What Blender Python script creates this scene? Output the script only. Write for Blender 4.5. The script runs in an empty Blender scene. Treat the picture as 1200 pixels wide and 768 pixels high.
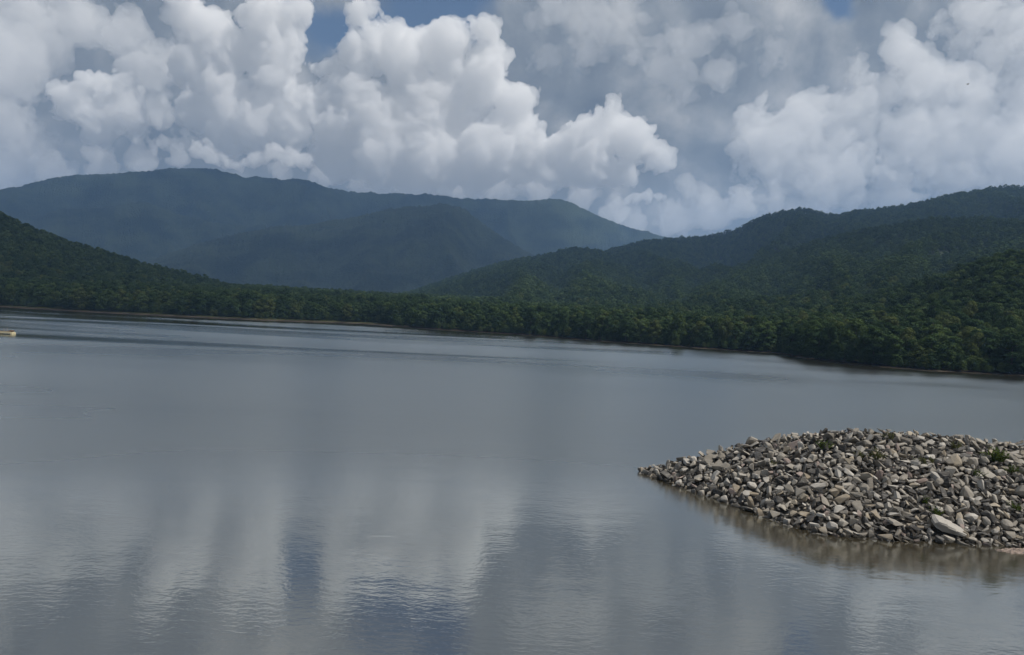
import bpy, bmesh, math, random
import numpy as np
from mathutils import Vector, Matrix, Euler

C = bpy.context.scene
COL = C.collection
random.seed(7)
RNG = np.random.default_rng(11)

# ------------------------------------------------------------------ camera
CAM_H = 10.0
FPX = 866.0                       # focal length in units of the 1200 px wide photograph
PITCH = math.radians(-1.2)        # looks very slightly down
ROLL = math.atan(0.05)
CAM = np.array([0.0, 0.0, CAM_H])
_f = np.array([0, math.cos(PITCH), math.sin(PITCH)])
_u0 = np.array([0, -math.sin(PITCH), math.cos(PITCH)])
_r0 = np.array([1.0, 0, 0])
_r = math.cos(ROLL) * _r0 + math.sin(ROLL) * _u0
_u = -math.sin(ROLL) * _r0 + math.cos(ROLL) * _u0
cd = bpy.data.cameras.new("camera")
cam = bpy.data.objects.new("camera", cd)
COL.objects.link(cam)
cam.matrix_world = Matrix(((_r[0], _u[0], -_f[0], CAM[0]), (_r[1], _u[1], -_f[1], CAM[1]),
                           (_r[2], _u[2], -_f[2], CAM[2]), (0, 0, 0, 1)))
cd.sensor_width = 36.0
cd.lens = FPX / 1200 * 36
cd.clip_start = 0.5
cd.clip_end = 60000
C.camera = cam


def ray(px, py):
    d = _f + (px - 600) / FPX * _r - (py - 384) / FPX * _u
    return d / np.linalg.norm(d)


def az_tan(px, py):               # azimuth (rad, + right) and tangent of elevation of a bearing
    d = ray(px, py)
    return math.atan2(d[0], d[1]), d[2] / math.hypot(d[0], d[1])


def project(P):                   # world points -> photograph px (for culling only)
    v = np.asarray(P) - CAM
    x, y, z = v @ _r, v @ _u, v @ _f
    return 600 + FPX * x / z, 384 - FPX * y / z, z


# ------------------------------------------------------------------ light
SUN_EL, SUN_AZ = math.radians(55), math.radians(108)     # azimuth clockwise from the view direction (+Y)
sd = bpy.data.lights.new("sun", 'SUN')
sd.energy = 4.2
sd.angle = math.radians(0.5)
sd.color = (1.0, 0.95, 0.88)
sun = bpy.data.objects.new("sun", sd)
COL.objects.link(sun)
sun_dir = Vector((math.sin(SUN_AZ) * math.cos(SUN_EL), math.cos(SUN_AZ) * math.cos(SUN_EL), math.sin(SUN_EL)))
sun.rotation_euler = sun_dir.to_track_quat('Z', 'Y').to_euler()

C.view_settings.view_transform = 'Standard'
C.view_settings.look = 'None'
C.view_settings.exposure = 0.0
C.view_settings.gamma = 1.0
C.view_settings.use_curve_mapping = False
C.render.engine = 'CYCLES'
cy = C.cycles
cy.use_denoising = True
cy.denoiser = 'OPENIMAGEDENOISE'
cy.use_adaptive_sampling = True
cy.adaptive_threshold = 0.02
cy.max_bounces = 26
cy.diffuse_bounces = 2
cy.glossy_bounces = 3
cy.transmission_bounces = 4
cy.volume_bounces = 24
cy.transparent_max_bounces = 16
cy.caustics_reflective = False
cy.caustics_refractive = False


class NT:
    """small helper to write node trees"""
    def __init__(s, tree):
        s.t = tree
        tree.nodes.clear()

    def n(s, kind, **kw):
        nd = s.t.nodes.new(kind)
        ins = kw.pop('ins', {})
        for k, v in kw.items():
            setattr(nd, k, v)
        for k, v in ins.items():
            if isinstance(v, bpy.types.NodeSocket):
                s.t.links.new(v, nd.inputs[k])
            else:
                nd.inputs[k].default_value = v
        return nd

    def math(s, op, a, b=0.0, c=None, clamp=False):
        ins = {0: a, 1: b}
        if c is not None:
            ins[2] = c
        return s.n('ShaderNodeMath', operation=op, use_clamp=clamp, ins=ins).outputs[0]

    def vmath(s, op, a, b=(0, 0, 0), scale=None):
        nd = s.n('ShaderNodeVectorMath', operation=op, ins={0: a, 1: b})
        if scale is not None:
            if isinstance(scale, bpy.types.NodeSocket):
                s.t.links.new(scale, nd.inputs['Scale'])
            else:
                nd.inputs['Scale'].default_value = scale
        return nd.outputs['Value'] if op in ('LENGTH', 'DOT_PRODUCT', 'DISTANCE') else nd.outputs['Vector']

    def noise(s, vec, scale, detail=4.0, rough=0.5, dist=0.0):
        return s.n('ShaderNodeTexNoise', ins={'Vector': vec, 'Scale': scale, 'Detail': detail, 'Roughness': rough,
                                              'Distortion': dist}).outputs['Fac']

    def ramp(s, fac, stops, interp='LINEAR'):
        nd = s.n('ShaderNodeValToRGB', ins={'Fac': fac})
        cr = nd.color_ramp
        cr.interpolation = interp
        while len(cr.elements) < len(stops):
            cr.elements.new(0.5)
        for e, (p, c) in zip(cr.elements, stops):
            e.position = p
            e.color = (c, c, c, 1) if not hasattr(c, '__len__') else (*c, 1)
        return nd.outputs['Color']

    def mix(s, fac, a, b, mode='MIX'):
        nd = s.n('ShaderNodeMix', data_type='RGBA', blend_type=mode)
        for i, v in ((0, fac), (6, a), (7, b)):
            if isinstance(v, bpy.types.NodeSocket):
                s.t.links.new(v, nd.inputs[i])
            else:
                nd.inputs[i].default_value = v if i == 0 else (*v, 1)
        return nd.outputs[2]

    def smooth(s, v, a, b):
        return s.n('ShaderNodeMapRange', interpolation_type='SMOOTHSTEP',
                   ins={'Value': v, 'From Min': a, 'From Max': b, 'To Min': 0.0, 'To Max': 1.0}).outputs[0]


# sky: Nishita blue behind a broken veil of high grey cloud (directions only, so it lies at infinity)
w = bpy.data.worlds.new("World")
C.world = w
w.use_nodes = True
W = NT(w.node_tree)
sky = W.n('ShaderNodeTexSky', sky_type='NISHITA', sun_disc=False, sun_elevation=SUN_EL, sun_rotation=SUN_AZ,
          air_density=1.0, dust_density=0.6, ozone_density=1.5)
gen = W.n('ShaderNodeTexCoord').outputs['Generated']
dirv = W.vmath('NORMALIZE', gen)
warp = W.n('ShaderNodeTexNoise', ins={'Vector': dirv, 'Scale': 7.0, 'Detail': 6.0, 'Roughness': 0.6}).outputs['Color']
wdir = W.vmath('ADD', dirv, W.vmath('SCALE', W.vmath('SUBTRACT', warp, (0.5, 0.5, 0.5)), scale=0.09))
hole = None
for (hx, hy, hr) in ((383, 40, 30), (490, 5, 50), (440, 20, 30), (975, 3, 16), (345, 5, 22), (545, -10, 45)):
    dd = ray(hx, hy)
    dist = W.vmath('DISTANCE', wdir, tuple(dd))
    g = W.smooth(dist, hr / FPX * 1.5, hr / FPX * 0.5)
    hole = g if hole is None else W.math('MAXIMUM', hole, g)
sun_side = tuple(0.035 * q for q in (0.75, -0.1, 0.65))


def lumps(v):
    a = W.noise(v, 5.0, 7.0, 0.52, 0.35)
    b = W.noise(v, 13.0, 6.0, 0.55, 0.2)
    return W.math('ADD', W.math('MULTIPLY', a, 0.72), W.math('MULTIPLY', b, 0.28))


l0 = lumps(dirv)
relief = W.math('SUBTRACT', l0, lumps(W.vmath('ADD', dirv, sun_side)))  # sunlit and shaded sides of the cloud lumps, painted into the veil's colour
big = W.noise(dirv, 2.2, 3.0, 0.5, 0.3)
up = W.n('ShaderNodeSeparateXYZ', ins={0: dirv}).outputs['Z']
veil_t = W.math('ADD', W.math('ADD', W.math('MULTIPLY', big, 0.45), W.math('MULTIPLY', l0, 0.55)), W.math('MULTIPLY', relief, 1.25))
veil_t = W.math('ADD', veil_t, W.math('MULTIPLY', W.smooth(up, 0.05, 0.42), 0.03))
veil = W.ramp(veil_t, [(0.30, (0.165, 0.20, 0.25)), (0.48, (0.235, 0.27, 0.315)), (0.62, (0.37, 0.395, 0.425)), (0.78, (0.55, 0.56, 0.57))])
bgs = W.n('ShaderNodeBackground', ins={'Color': sky.outputs[0], 'Strength': 0.075})
bgv = W.n('ShaderNodeBackground', ins={'Color': veil, 'Strength': 1.0})
mixs = W.n('ShaderNodeMixShader', ins={0: W.math('SUBTRACT', 1.0, hole), 1: bgs.outputs[0], 2: bgv.outputs[0]})
W.n('ShaderNodeOutputWorld', ins={'Surface': mixs.outputs[0]})
w.cycles.sampling_method = 'MANUAL'
w.cycles.sample_map_resolution = 512


# ------------------------------------------------------------------ helpers
def mesh_obj(name, verts, faces, mats=(), parent=None, smooth=False, mat_idx=None):
    me = bpy.data.meshes.new(name)
    verts = np.asarray(verts, dtype=np.float32).reshape(-1, 3)
    faces = np.asarray(faces, dtype=np.int32) if not isinstance(faces, list) else faces
    if isinstance(faces, np.ndarray):
        k = faces.shape[1]
        me.vertices.add(len(verts))
        me.vertices.foreach_set('co', verts.ravel())
        me.loops.add(faces.size)
        me.loops.foreach_set('vertex_index', faces.ravel())
        me.polygons.add(len(faces))
        me.polygons.foreach_set('loop_start', np.arange(0, faces.size, k, dtype=np.int32))
        me.polygons.foreach_set('loop_total', np.full(len(faces), k, dtype=np.int32))
        me.update(calc_edges=True)
    else:
        me.from_pydata(verts.tolist(), [], faces)
    for m in (mats if isinstance(mats, (list, tuple)) else [mats]):
        me.materials.append(m)
    if mat_idx is not None:
        me.polygons.foreach_set('material_index', np.asarray(mat_idx, dtype=np.int32))
    me.polygons.foreach_set('use_smooth', np.full(len(me.polygons), smooth, dtype=bool))
    me.update()
    return link(name, me, parent)


def link(name, me, parent=None):
    o = bpy.data.objects.new(name, me)
    COL.objects.link(o)
    if parent is not None:
        o.parent = parent
    return o


def tag(o, label=None, cat=None, group=None, kind=None):
    if label: o['label'] = label
    if cat: o['category'] = cat
    if group: o['group'] = group
    if kind: o['kind'] = kind
    return o


def material(name):
    m = bpy.data.materials.new(name)
    m.use_nodes = True
    return m, NT(m.node_tree)


_perm = np.random.default_rng(3).permutation(256).astype(np.int32)
_perm = np.concatenate([_perm, _perm, _perm])
_grad = np.random.default_rng(4).normal(size=(256, 3)).astype(np.float32)
_grad /= np.linalg.norm(_grad, axis=1, keepdims=True)


def perlin(x, y, z):
    x, y, z = np.broadcast_arrays(np.asarray(x, np.float32), np.asarray(y, np.float32), np.asarray(z, np.float32))
    xi, yi, zi = np.floor(x), np.floor(y), np.floor(z)
    fx, fy, fz = x - xi, y - yi, z - zi
    xi, yi, zi = (a.astype(np.int32) & 255 for a in (xi, yi, zi))
    sm = lambda t: t * t * t * (t * (t * 6 - 15) + 10)
    ux, uy, uz = sm(fx), sm(fy), sm(fz)

    def corner(i, j, k):
        h = _perm[_perm[_perm[xi + i] + yi + j] + zi + k]
        g = _grad[h]
        return g[..., 0] * (fx - i) + g[..., 1] * (fy - j) + g[..., 2] * (fz - k)
    l = lambda a, b, t: a + (b - a) * t
    return l(l(l(corner(0, 0, 0), corner(1, 0, 0), ux), l(corner(0, 1, 0), corner(1, 1, 0), ux), uy),
             l(l(corner(0, 0, 1), corner(1, 0, 1), ux), l(corner(0, 1, 1), corner(1, 1, 1), ux), uy), uz)


def fbm(x, y, z, octv=4, gain=0.5):
    s, a, f = 0, 1.0, 1.0
    for i in range(octv):
        s = s + a * perlin(x * f + 17 * i, y * f + 5.3 * i, z * f + 9.1 * i)
        a *= gain
        f *= 2.03
    return s


def billow(x, y, z, octv=4, gain=0.55):
    s, a, f = 0, 1.0, 1.0
    for i in range(octv):
        s = s + a * (np.abs(perlin(x * f + 31 * i, y * f + 7.7 * i, z * f + 3.3 * i)) * 2 - 0.45)
        a *= gain
        f *= 2.1
    return s


# ------------------------------------------------------------------ terrain
SHORE_PX = [(-900, 352), (-300, 352), (0, 360), (100, 366), (200, 371), (290, 375), (320, 376.5), (400, 379), (440, 381), (520, 387),
            (600, 392), (700, 400), (800, 407), (880, 412.5), (916, 415.5), (945, 421.5), (1000, 427.5), (1080, 434.5),
            (1150, 438.5), (1200, 441), (1500, 462), (2200, 520)]
sh = np.array([(az_tan(*p)[0], CAM_H / -az_tan(*p)[1]) for p in SHORE_PX])
TREE_H = 13.0


def shore_r(th):
    return np.interp(th, sh[:, 0], sh[:, 1])


# every ridge: crest bearings in the photograph, its distance, where its foot starts, how far its back runs, tree height
RIDGES = [
    dict(D=5900, foot=4500, back=1500, tree=8, pts=[(-700, 300), (-300, 250), (0, 221), (60, 208), (130, 201), (200, 197), (252, 196), (275, 203), (287, 208), (300, 206),
        (350, 211), (400, 222), (440, 223), (480, 224), (520, 229), (560, 232), (620, 234), (655, 232), (668, 235),
        (682, 243), (710, 256), (740, 267), (785, 277), (830, 300), (900, 345), (1000, 380)]),
    dict(D=5000, foot=4000, back=900, tree=8, pts=[(-200, 300), (0, 275), (60, 245), (130, 238), (170, 233), (215, 250), (260, 262), (310, 262), (350, 300), (420, 352)]),
    dict(D=3900, foot=2420, back=1500, tree=9, pts=[(100, 352), (180, 300), (230, 282), (300, 268), (370, 259), (420, 252), (470, 243), (518, 235),
        (545, 244), (575, 264), (605, 284), (640, 305), (700, 340), (760, 372)]),
    dict(D=1900, foot=520, back=900, tree=11, pts=[(400, 356), (470, 347), (520, 330), (580, 311), (640, 298), (675, 292), (700, 296), (740, 312), (800, 345), (860, 380)]),
    dict(D=2500, foot=700, back=1500, tree=11, pts=[(560, 366), (620, 340), (680, 308), (720, 293), (760, 284), (800, 278), (860, 272), (895, 256), (935, 246), (968, 250), (1000, 246),
        (1080, 238), (1150, 224), (1180, 216), (1200, 213), (1260, 200), (1400, 190), (1700, 200), (2200, 330)]),
    dict(D=1300, foot=430, back=700, tree=12, pts=[(640, 369), (700, 360), (760, 348), (830, 322), (900, 299), (960, 281), (1010, 270), (1060, 262), (1100, 257),
        (1150, 255), (1200, 257), (1300, 250), (1600, 230), (2200, 300)]),
    dict(D=470, foot=225, back=350, tree=12, pts=[(820, 379), (870, 372), (930, 362), (980, 352), (1030, 341), (1080, 326), (1130, 308), (1165, 294), (1200, 284), (1300, 250), (1600, 180), (2200, 150)]),
    dict(D=950, foot=560, back=700, tree=12, pts=[(-900, 60), (-400, 150), (-100, 225), (0, 249), (45, 268), (90, 285), (135, 299), (180, 311), (230, 324), (280, 337), (330, 348), (400, 358)]),
]
for R in RIDGES:
    a = np.array([az_tan(*p) for p in R['pts']])
    R['th'] = a[:, 0]
    R['z'] = np.maximum(CAM_H + R['D'] * a[:, 1] - R['tree'], 0.0)


def terrain(th, r):
    th = np.asarray(th, np.float64)
    r = np.asarray(r, np.float64)
    x, y = r * np.sin(th), r * np.cos(th)
    rs = shore_r(th) + (5 * perlin(th * 60, 0.5, 0.5) + 2.2 * perlin(th * 310, 0.5, 0.5)) * (r > 0)
    d = r - rs
    z = np.where(d < 0, np.maximum(d * 0.10, -4.0), np.minimum(d * 0.055, 1.2) + np.clip((d - 25) * 0.02, 0, 14))
    rough = np.clip((d - 15) / 80, 0, 1)
    for i, R in enumerate(RIDGES):
        Zc = np.interp(th, R['th'], R['z'], left=R['z'][0], right=R['z'][-1])
        D = R['D'] * (1 + 0.05 * perlin(th * 9, i * 3.7, 2.2))
        foot = np.maximum(R['foot'], rs + 14)
        t = np.clip((r - foot) / np.maximum(D - foot, 60), 0, 1)
        prof = 0.40 * t + 0.60 * t ** 1.9
        n = 1 - 2 * np.abs(fbm(th * R['D'] / (0.16 * R['D']) + i * 7, r / (0.5 * R['D']), i * 1.3, 3))
        gul = np.where(R['D'] > 3000, 0.34, 0.30) * Zc * (4 * t * (1 - t)) * (n - 0.55)
        b = np.clip((r - D) / R['back'], 0, 1)
        h = np.where(r <= D, Zc * prof + gul, Zc * (1 - b * b * 0.9))
        z = np.where(d > 10, np.maximum(z, h), z)
    z = z + rough * fbm(x / 70, y / 70, 0.3, 3) * 3.0
    far = np.clip((r - 1200) / 2500, 0, 1) * rough
    z = z + far * (fbm(x / 190, y / 190, 4.3, 5, 0.55) * 17)
    return z


NA, NR = 1100, 430
TH = np.linspace(math.radians(-62), math.radians(62), NA)
RR = np.geomspace(14, 7000, NR)
TG, RG = np.meshgrid(TH, RR)            # rows are ranges
ZG = terrain(TG, RG)
# fine canopy roughness of the far slopes that carry no single trees
ZG += np.clip((RG - 2300) / 400, 0, 1) * (RNG.random(ZG.shape) - 0.5) * 10
vg = np.stack([RG * np.sin(TG), RG * np.cos(TG), ZG], -1).reshape(-1, 3)
ii = (np.arange(NR - 1)[:, None] * NA + np.arange(NA - 1)[None]).ravel()
fg = np.stack([ii, ii + 1, ii + NA + 1, ii + NA], -1)

m_ground, N = material("forest_floor_and_shore")
geo = N.n('ShaderNodeNewGeometry').outputs['Position']
sep = N.n('ShaderNodeSeparateXYZ', ins={0: geo})
n1 = N.noise(geo, 0.05, 5.0, 0.6)
n2 = N.noise(geo, 0.6, 4.0, 0.6)
mud = N.mix(n2, (0.034, 0.027, 0.019), (0.088, 0.072, 0.052))
grass = N.mix(n1, (0.03, 0.045, 0.014), (0.08, 0.08, 0.03))
can = N.n('ShaderNodeTexVoronoi', ins={'Vector': geo, 'Scale': 0.11}).outputs['Distance']
forest_c = N.mix(N.smooth(N.noise(geo, 0.004, 7.0, 0.7), 0.36, 0.64), (0.012, 0.021, 0.016), (0.046, 0.062, 0.037))
zz = N.math('ADD', sep.outputs['Z'], N.math('MULTIPLY', N.math('SUBTRACT', n2, 0.5), 0.5))
c1 = N.mix(N.smooth(zz, 0.35, 0.6), mud, grass)
c2 = N.mix(N.smooth(zz, 1.0, 1.8), c1, forest_c)
bmp = N.n('ShaderNodeBump', ins={'Height': can, 'Strength': 1.0, 'Distance': -9.0})
bs = N.n('ShaderNodeBsdfPrincipled', ins={'Base Color': c2, 'Roughness': 0.95, 'Normal': bmp.outputs[0], 'Specular IOR Level': 0.1})
N.n('ShaderNodeOutputMaterial', ins={'Surface': bs.outputs[0]})
terr = tag(mesh_obj("terrain", vg, fg, m_ground, smooth=True), kind='structure')

# ------------------------------------------------------------------ water
m_water, N = material("lake_water")
geo = N.n('ShaderNodeNewGeometry').outputs['Position']
dist = N.vmath('LENGTH', geo)
# wind streaks: long patches where the surface is calmer or more ruffled
stv = N.n('ShaderNodeMapping', ins={'Vector': geo, 'Rotation': (0, 0, math.radians(-8)), 'Scale': (0.0045, 0.015, 1)}).outputs[0]
streak = N.noise(stv, 1.0, 3.0, 0.55, 0.5)
wx_pos = N.n('ShaderNodeSeparateXYZ', ins={0: geo}).outputs['X']
streak = N.math('ADD', streak, N.n('ShaderNodeMapRange', ins={'Value': wx_pos, 'From Min': -170.0, 'From Max': 60.0, 'To Min': -0.10, 'To Max': 0.13}).outputs[0])
ruff = N.smooth(streak, 0.32, 0.62)
rip = N.noise(N.n('ShaderNodeMapping', ins={'Vector': geo, 'Scale': (1.0, 1.7, 1)}).outputs[0], 2.6, 3.0, 0.55, 0.3)
swell = N.noise(N.n('ShaderNodeMapping', ins={'Vector': geo, 'Scale': (0.5, 1.0, 1)}).outputs[0], 0.45, 3.0, 0.5, 0.2)
hgt = N.math('ADD', N.math('MULTIPLY', rip, 0.0050), N.math('MULTIPLY', swell, 0.017))
nearf = N.n('ShaderNodeMapRange', interpolation_type='SMOOTHSTEP', ins={'Value': dist, 'From Min': 25.0, 'From Max': 160.0, 'To Min': 1.0, 'To Max': 0.25}).outputs[0]
bmp = N.n('ShaderNodeBump', ins={'Height': hgt, 'Strength': nearf, 'Distance': 1.0})
farf = N.n('ShaderNodeMapRange', interpolation_type='SMOOTHERSTEP', ins={'Value': dist, 'From Min': 24.0, 'From Max': 62.0, 'To Min': 0.0, 'To Max': 1.0}).outputs[0]
rough = N.math('ADD', 0.068, N.math('MULTIPLY', farf, N.math('ADD', 0.08, N.math('MULTIPLY', ruff, 0.17))))
gl = N.n('ShaderNodeBsdfGlossy', distribution='BECKMANN', ins={'Color': (0.90, 0.945, 0.935, 1), 'Roughness': rough, 'Normal': bmp.outputs[0]})
body = N.n('ShaderNodeBsdfDiffuse', ins={'Color': (0.046, 0.038, 0.024, 1)})
fr = N.n('ShaderNodeFresnel', ins={'IOR': 2.2, 'Normal': bmp.outputs[0]}).outputs[0]
fac = N.math('ADD', 0.27, N.math('MULTIPLY', fr, 0.73), clamp=True)
ms = N.n('ShaderNodeMixShader', ins={0: fac, 1: body.outputs[0], 2: gl.outputs[0]})
N.n('ShaderNodeOutputMaterial', ins={'Surface': ms.outputs[0]})
wx, wy = np.meshgrid([-3000, -600, 0, 600, 3000], [-300, 0, 300, 900, 1600])
wv = np.stack([wx, wy, wx * 0], -1).reshape(-1, 3)
ji = (np.arange(4)[:, None] * 5 + np.arange(4)[None]).ravel()
tag(mesh_obj("water", wv, np.stack([ji, ji + 1, ji + 6, ji + 5], -1), m_water), kind='structure')

# ------------------------------------------------------------------ trees
def leaf_material(name, a, b, yellow=0.0):
    m, N = material(name)
    oi = N.n('ShaderNodeObjectInfo')
    geo = N.n('ShaderNodeNewGeometry').outputs['Position']
    big = N.noise(geo, 0.012, 3.0, 0.6)
    f = N.math('ADD', N.math('MULTIPLY', oi.outputs['Random'], 0.75), N.math('MULTIPLY', N.math('SUBTRACT', big, 0.5), 0.9))
    leafn = N.noise(geo, 0.9, 2.0, 0.6)
    f = N.math('ADD', f, N.math('MULTIPLY', N.math('SUBTRACT', leafn, 0.5), 0.45), clamp=True)
    c = N.mix(f, a, b)
    d = N.n('ShaderNodeBsdfDiffuse', ins={'Color': c})
    t = N.n('ShaderNodeBsdfTranslucent', ins={'Color': N.mix(0.4, c, (0.09, 0.11, 0.02))})
    mx = N.n('ShaderNodeMixShader', ins={0: 0.22, 1: d.outputs[0], 2: t.outputs[0]})
    N.n('ShaderNodeOutputMaterial', ins={'Surface': mx.outputs[0]})
    return m


m_leaf = [leaf_material("dark_green_leaves", (0.032, 0.057, 0.025), (0.060, 0.096, 0.038)),
          leaf_material("green_leaves", (0.050, 0.083, 0.030), (0.092, 0.128, 0.046)),
          leaf_material("yellow_green_leaves", (0.066, 0.094, 0.032), (0.112, 0.132, 0.046))]
m_bark, N = material("bark")
bn = N.noise(N.n('ShaderNodeTexCoord').outputs['Object'], 3.0, 5.0, 0.7)
N.n('ShaderNodeOutputMaterial', ins={'Surface': N.n('ShaderNodeBsdfPrincipled', ins={
    'Base Color': N.mix(bn, (0.05, 0.04, 0.03), (0.16, 0.14, 0.12)), 'Roughness': 0.95}).outputs[0]})


def crown_data(seed, nlobe, nleaf, size, H=14.0, R=4.0, lo=0.16):
    """leaf-sized faces spread over many uneven lobes: verts, quads"""
    g = np.random.default_rng(seed)
    V, k = [], 0
    lob = []
    for i in range(nlobe):
        t = (i + g.random()) / nlobe
        zc = H * (lo + 0.06 + (0.86 - lo) * t)
        env = R * (0.55 + 0.6 * math.sin(math.pi * min(1, 0.18 + 0.86 * t)) ** 0.9) * 0.62
        a = i * 2.4 + g.normal() * 0.5
        q = env * (0.55 + 0.5 * g.random()) * (1 - 0.55 * max(0, t - 0.75) / 0.25)
        lob.append((q * math.cos(a), q * math.sin(a), zc, R * (0.30 + 0.22 * g.random()) * (1.0 if t < 0.8 else 0.8)))
    for (x, y, z, rr) in lob:
        d = g.normal(size=(nleaf, 3))
        d /= np.linalg.norm(d, axis=1, keepdims=True)
        d[:, 2] = np.where((d[:, 2] < -0.3) & (g.random(nleaf) < 0.6), -d[:, 2], d[:, 2])
        rad = rr * (0.62 + 0.48 * g.random(nleaf) ** 0.6)
        c = np.array([x, y, z]) + d * rad[:, None] * np.array([1.0, 1.0, 0.8])
        nrm = d + g.normal(size=d.shape) * 0.25
        nrm /= np.linalg.norm(nrm, axis=1, keepdims=True)
        e1 = np.cross(nrm, g.normal(size=d.shape))
        e1 /= np.linalg.norm(e1, axis=1, keepdims=True)
        e2 = np.cross(nrm, e1)
        s = size * (0.6 + 0.8 * g.random(nleaf))[:, None]
        bend = nrm * s * 0.25
        quad = np.stack([c - e1 * s - bend, c - e2 * s * 0.75, c + e1 * s - bend, c + e2 * s * 0.75], 1)
        V.append(quad.reshape(-1, 3))
    V = np.concatenate(V)
    F = np.arange(len(V)).reshape(-1, 4)
    return V, F


def tube(path, radii, seg=7):
    V, F = [], []
    for j, (p, r) in enumerate(zip(path, radii)):
        p = Vector(p)
        t = (Vector(path[min(j + 1, len(path) - 1)]) - Vector(path[max(j - 1, 0)])).normalized()
        a = t.orthogonal().normalized()
        b = t.cross(a)
        for s in range(seg):
            an = 2 * math.pi * s / seg
            V.append(tuple(p + (a * math.cos(an) + b * math.sin(an)) * r))
    for j in range(len(path) - 1):
        for s in range(seg):
            s2 = (s + 1) % seg
            F.append([j * seg + s, j * seg + s2, (j + 1) * seg + s2, (j + 1) * seg + s])
    F.append(list(range(seg))[::-1])
    F.append([(len(path) - 1) * seg + s for s in range(seg)])
    return V, F


def trunk_data(seed, H=14.0):
    g = random.Random(seed)
    V, F = tube([(0, 0, -1.2), (0.05, 0, 1.5), (0.2 * g.uniform(-1, 1), 0.2 * g.uniform(-1, 1), 6), (0.4 * g.uniform(-1, 1), 0.3, H * 0.86)], [0.30, 0.23, 0.17, 0.03])
    for i in range(6):
        a, z = i * 2.2 + g.random(), 3.2 + i * 1.2
        v, f = tube([(0, 0, z), (math.cos(a) * 1.2, math.sin(a) * 1.2, z + 1.0), (math.cos(a) * 2.6, math.sin(a) * 2.6, z + 2.5)], [0.1, 0.07, 0.02], 5)
        o = len(V)
        V += v
        F += [[q + o for q in ff] for ff in f]
    return V, F


NV = 6
near_crowns = [[crown_data(50 + i, 18, 150, 0.33, 14 - (i % 3), 4.0 + 0.35 * (i % 2), 0.10 + 0.05 * (i % 2)) for i in range(NV)]][0]
mid_crowns = [crown_data(80 + i, 14, 84, 0.42, 14 - (i % 3), 4.2, 0.10) for i in range(NV)]
far_crowns = [crown_data(110 + i, 9, 34, 0.75, 13, 4.6, 0.2) for i in range(4)]

# scatter over the slopes, thinning with distance
TPX = []
r = 225.0
while r < 2500:
    s = 5.2 + 4.6 * min(1, max(0, (r - 350) / 1600))
    th = np.arange(math.radians(-41), math.radians(41), s / r)
    th = th + RNG.uniform(-0.42, 0.42, len(th)) * s / r
    rr = r + RNG.uniform(-0.45, 0.45, len(th)) * s
    TPX.append(np.stack([th, rr, np.full(len(th), s / 5.2 * 0.82)], 1))
    r += s * (1.0 if r < 900 else 1.35)
# low growth hanging over the bank
for off_, sp_, sc_ in ((2.8, 2.6, 0.26), (5.0, 3.0, 0.38), (9.0, 4.5, 0.5)):
    th = np.arange(math.radians(-41), math.radians(41), sp_ / 400)
    th = th + RNG.uniform(-0.5, 0.5, len(th)) * sp_ / 400
    rr = shore_r(th) + (5 * perlin(th * 60, 0.5, 0.5) + 2.2 * perlin(th * 310, 0.5, 0.5)) + off_ + RNG.uniform(-0.8, 1.5, len(th)) + np.where(th < math.radians(-9), 9.5, 0.0)
    TPX.append(np.stack([th, rr, np.full(len(th), sc_ ** 1.25)], 1))
T = np.concatenate(TPX)
dsh = T[:, 1] - shore_r(T[:, 0]) - (5 * perlin(T[:, 0] * 60, 0.5, 0.5) + 2.2 * perlin(T[:, 0] * 310, 0.5, 0.5))
px_all, _, _ = project(np.stack([T[:, 1] * np.sin(T[:, 0]), T[:, 1] * np.cos(T[:, 0]), 0 * T[:, 0] + 5], 1))
margin = np.where(px_all < 330, 12 + 3 * np.sin(px_all / 23), np.where(px_all < 470, 14, np.where(px_all < 840, 5, 3.0)))
keep = (dsh > margin) | (T[:, 2] < 0.6)
T, dsh, px_all = T[keep], dsh[keep], px_all[keep]
tz = terrain(T[:, 0], T[:, 1])
tsc = (0.72 + 0.6 * RNG.random(len(T))) * (T[:, 2] ** 0.8) * np.where(dsh < 25, 0.95, 1.0)
TP = np.stack([T[:, 1] * np.sin(T[:, 0]), T[:, 1] * np.cos(T[:, 0]), tz], 1)
# leave out trees behind the shoulder of a hill
run = np.maximum.accumulate((ZG - CAM_H) / RG, axis=0)
ci = np.clip(np.searchsorted(TH, T[:, 0]), 0, NA - 1)
ri = np.clip(np.searchsorted(RR, T[:, 1] - 6) - 1, 0, NR - 1)
vis = ((tz + 16 * tsc - CAM_H) / T[:, 1] > run[ri, ci] - 0.0005)
xp, yp, _ = project(TP)
vis &= (xp > -120) & (xp < 1320)
T, TP, tsc, xp, yp, dsh = T[vis], TP[vis], tsc[vis], xp[vis], yp[vis], dsh[vis]
order = np.argsort((tsc < 0.66) * 9.0 - tsc ** 0.35 / T[:, 1] * ((xp > -15) & (xp < 1215)))
nearest = order[:290]
rest = np.ones(len(T), bool)
rest[nearest] = False
print("trees", len(T))

# single trees: trunk + crown under one Empty
def data_only(name, d, mat, smooth=False):
    o = mesh_obj(name, d[0], d[1], mat, smooth=smooth)
    me = o.data
    bpy.data.objects.remove(o)
    return me


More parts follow.
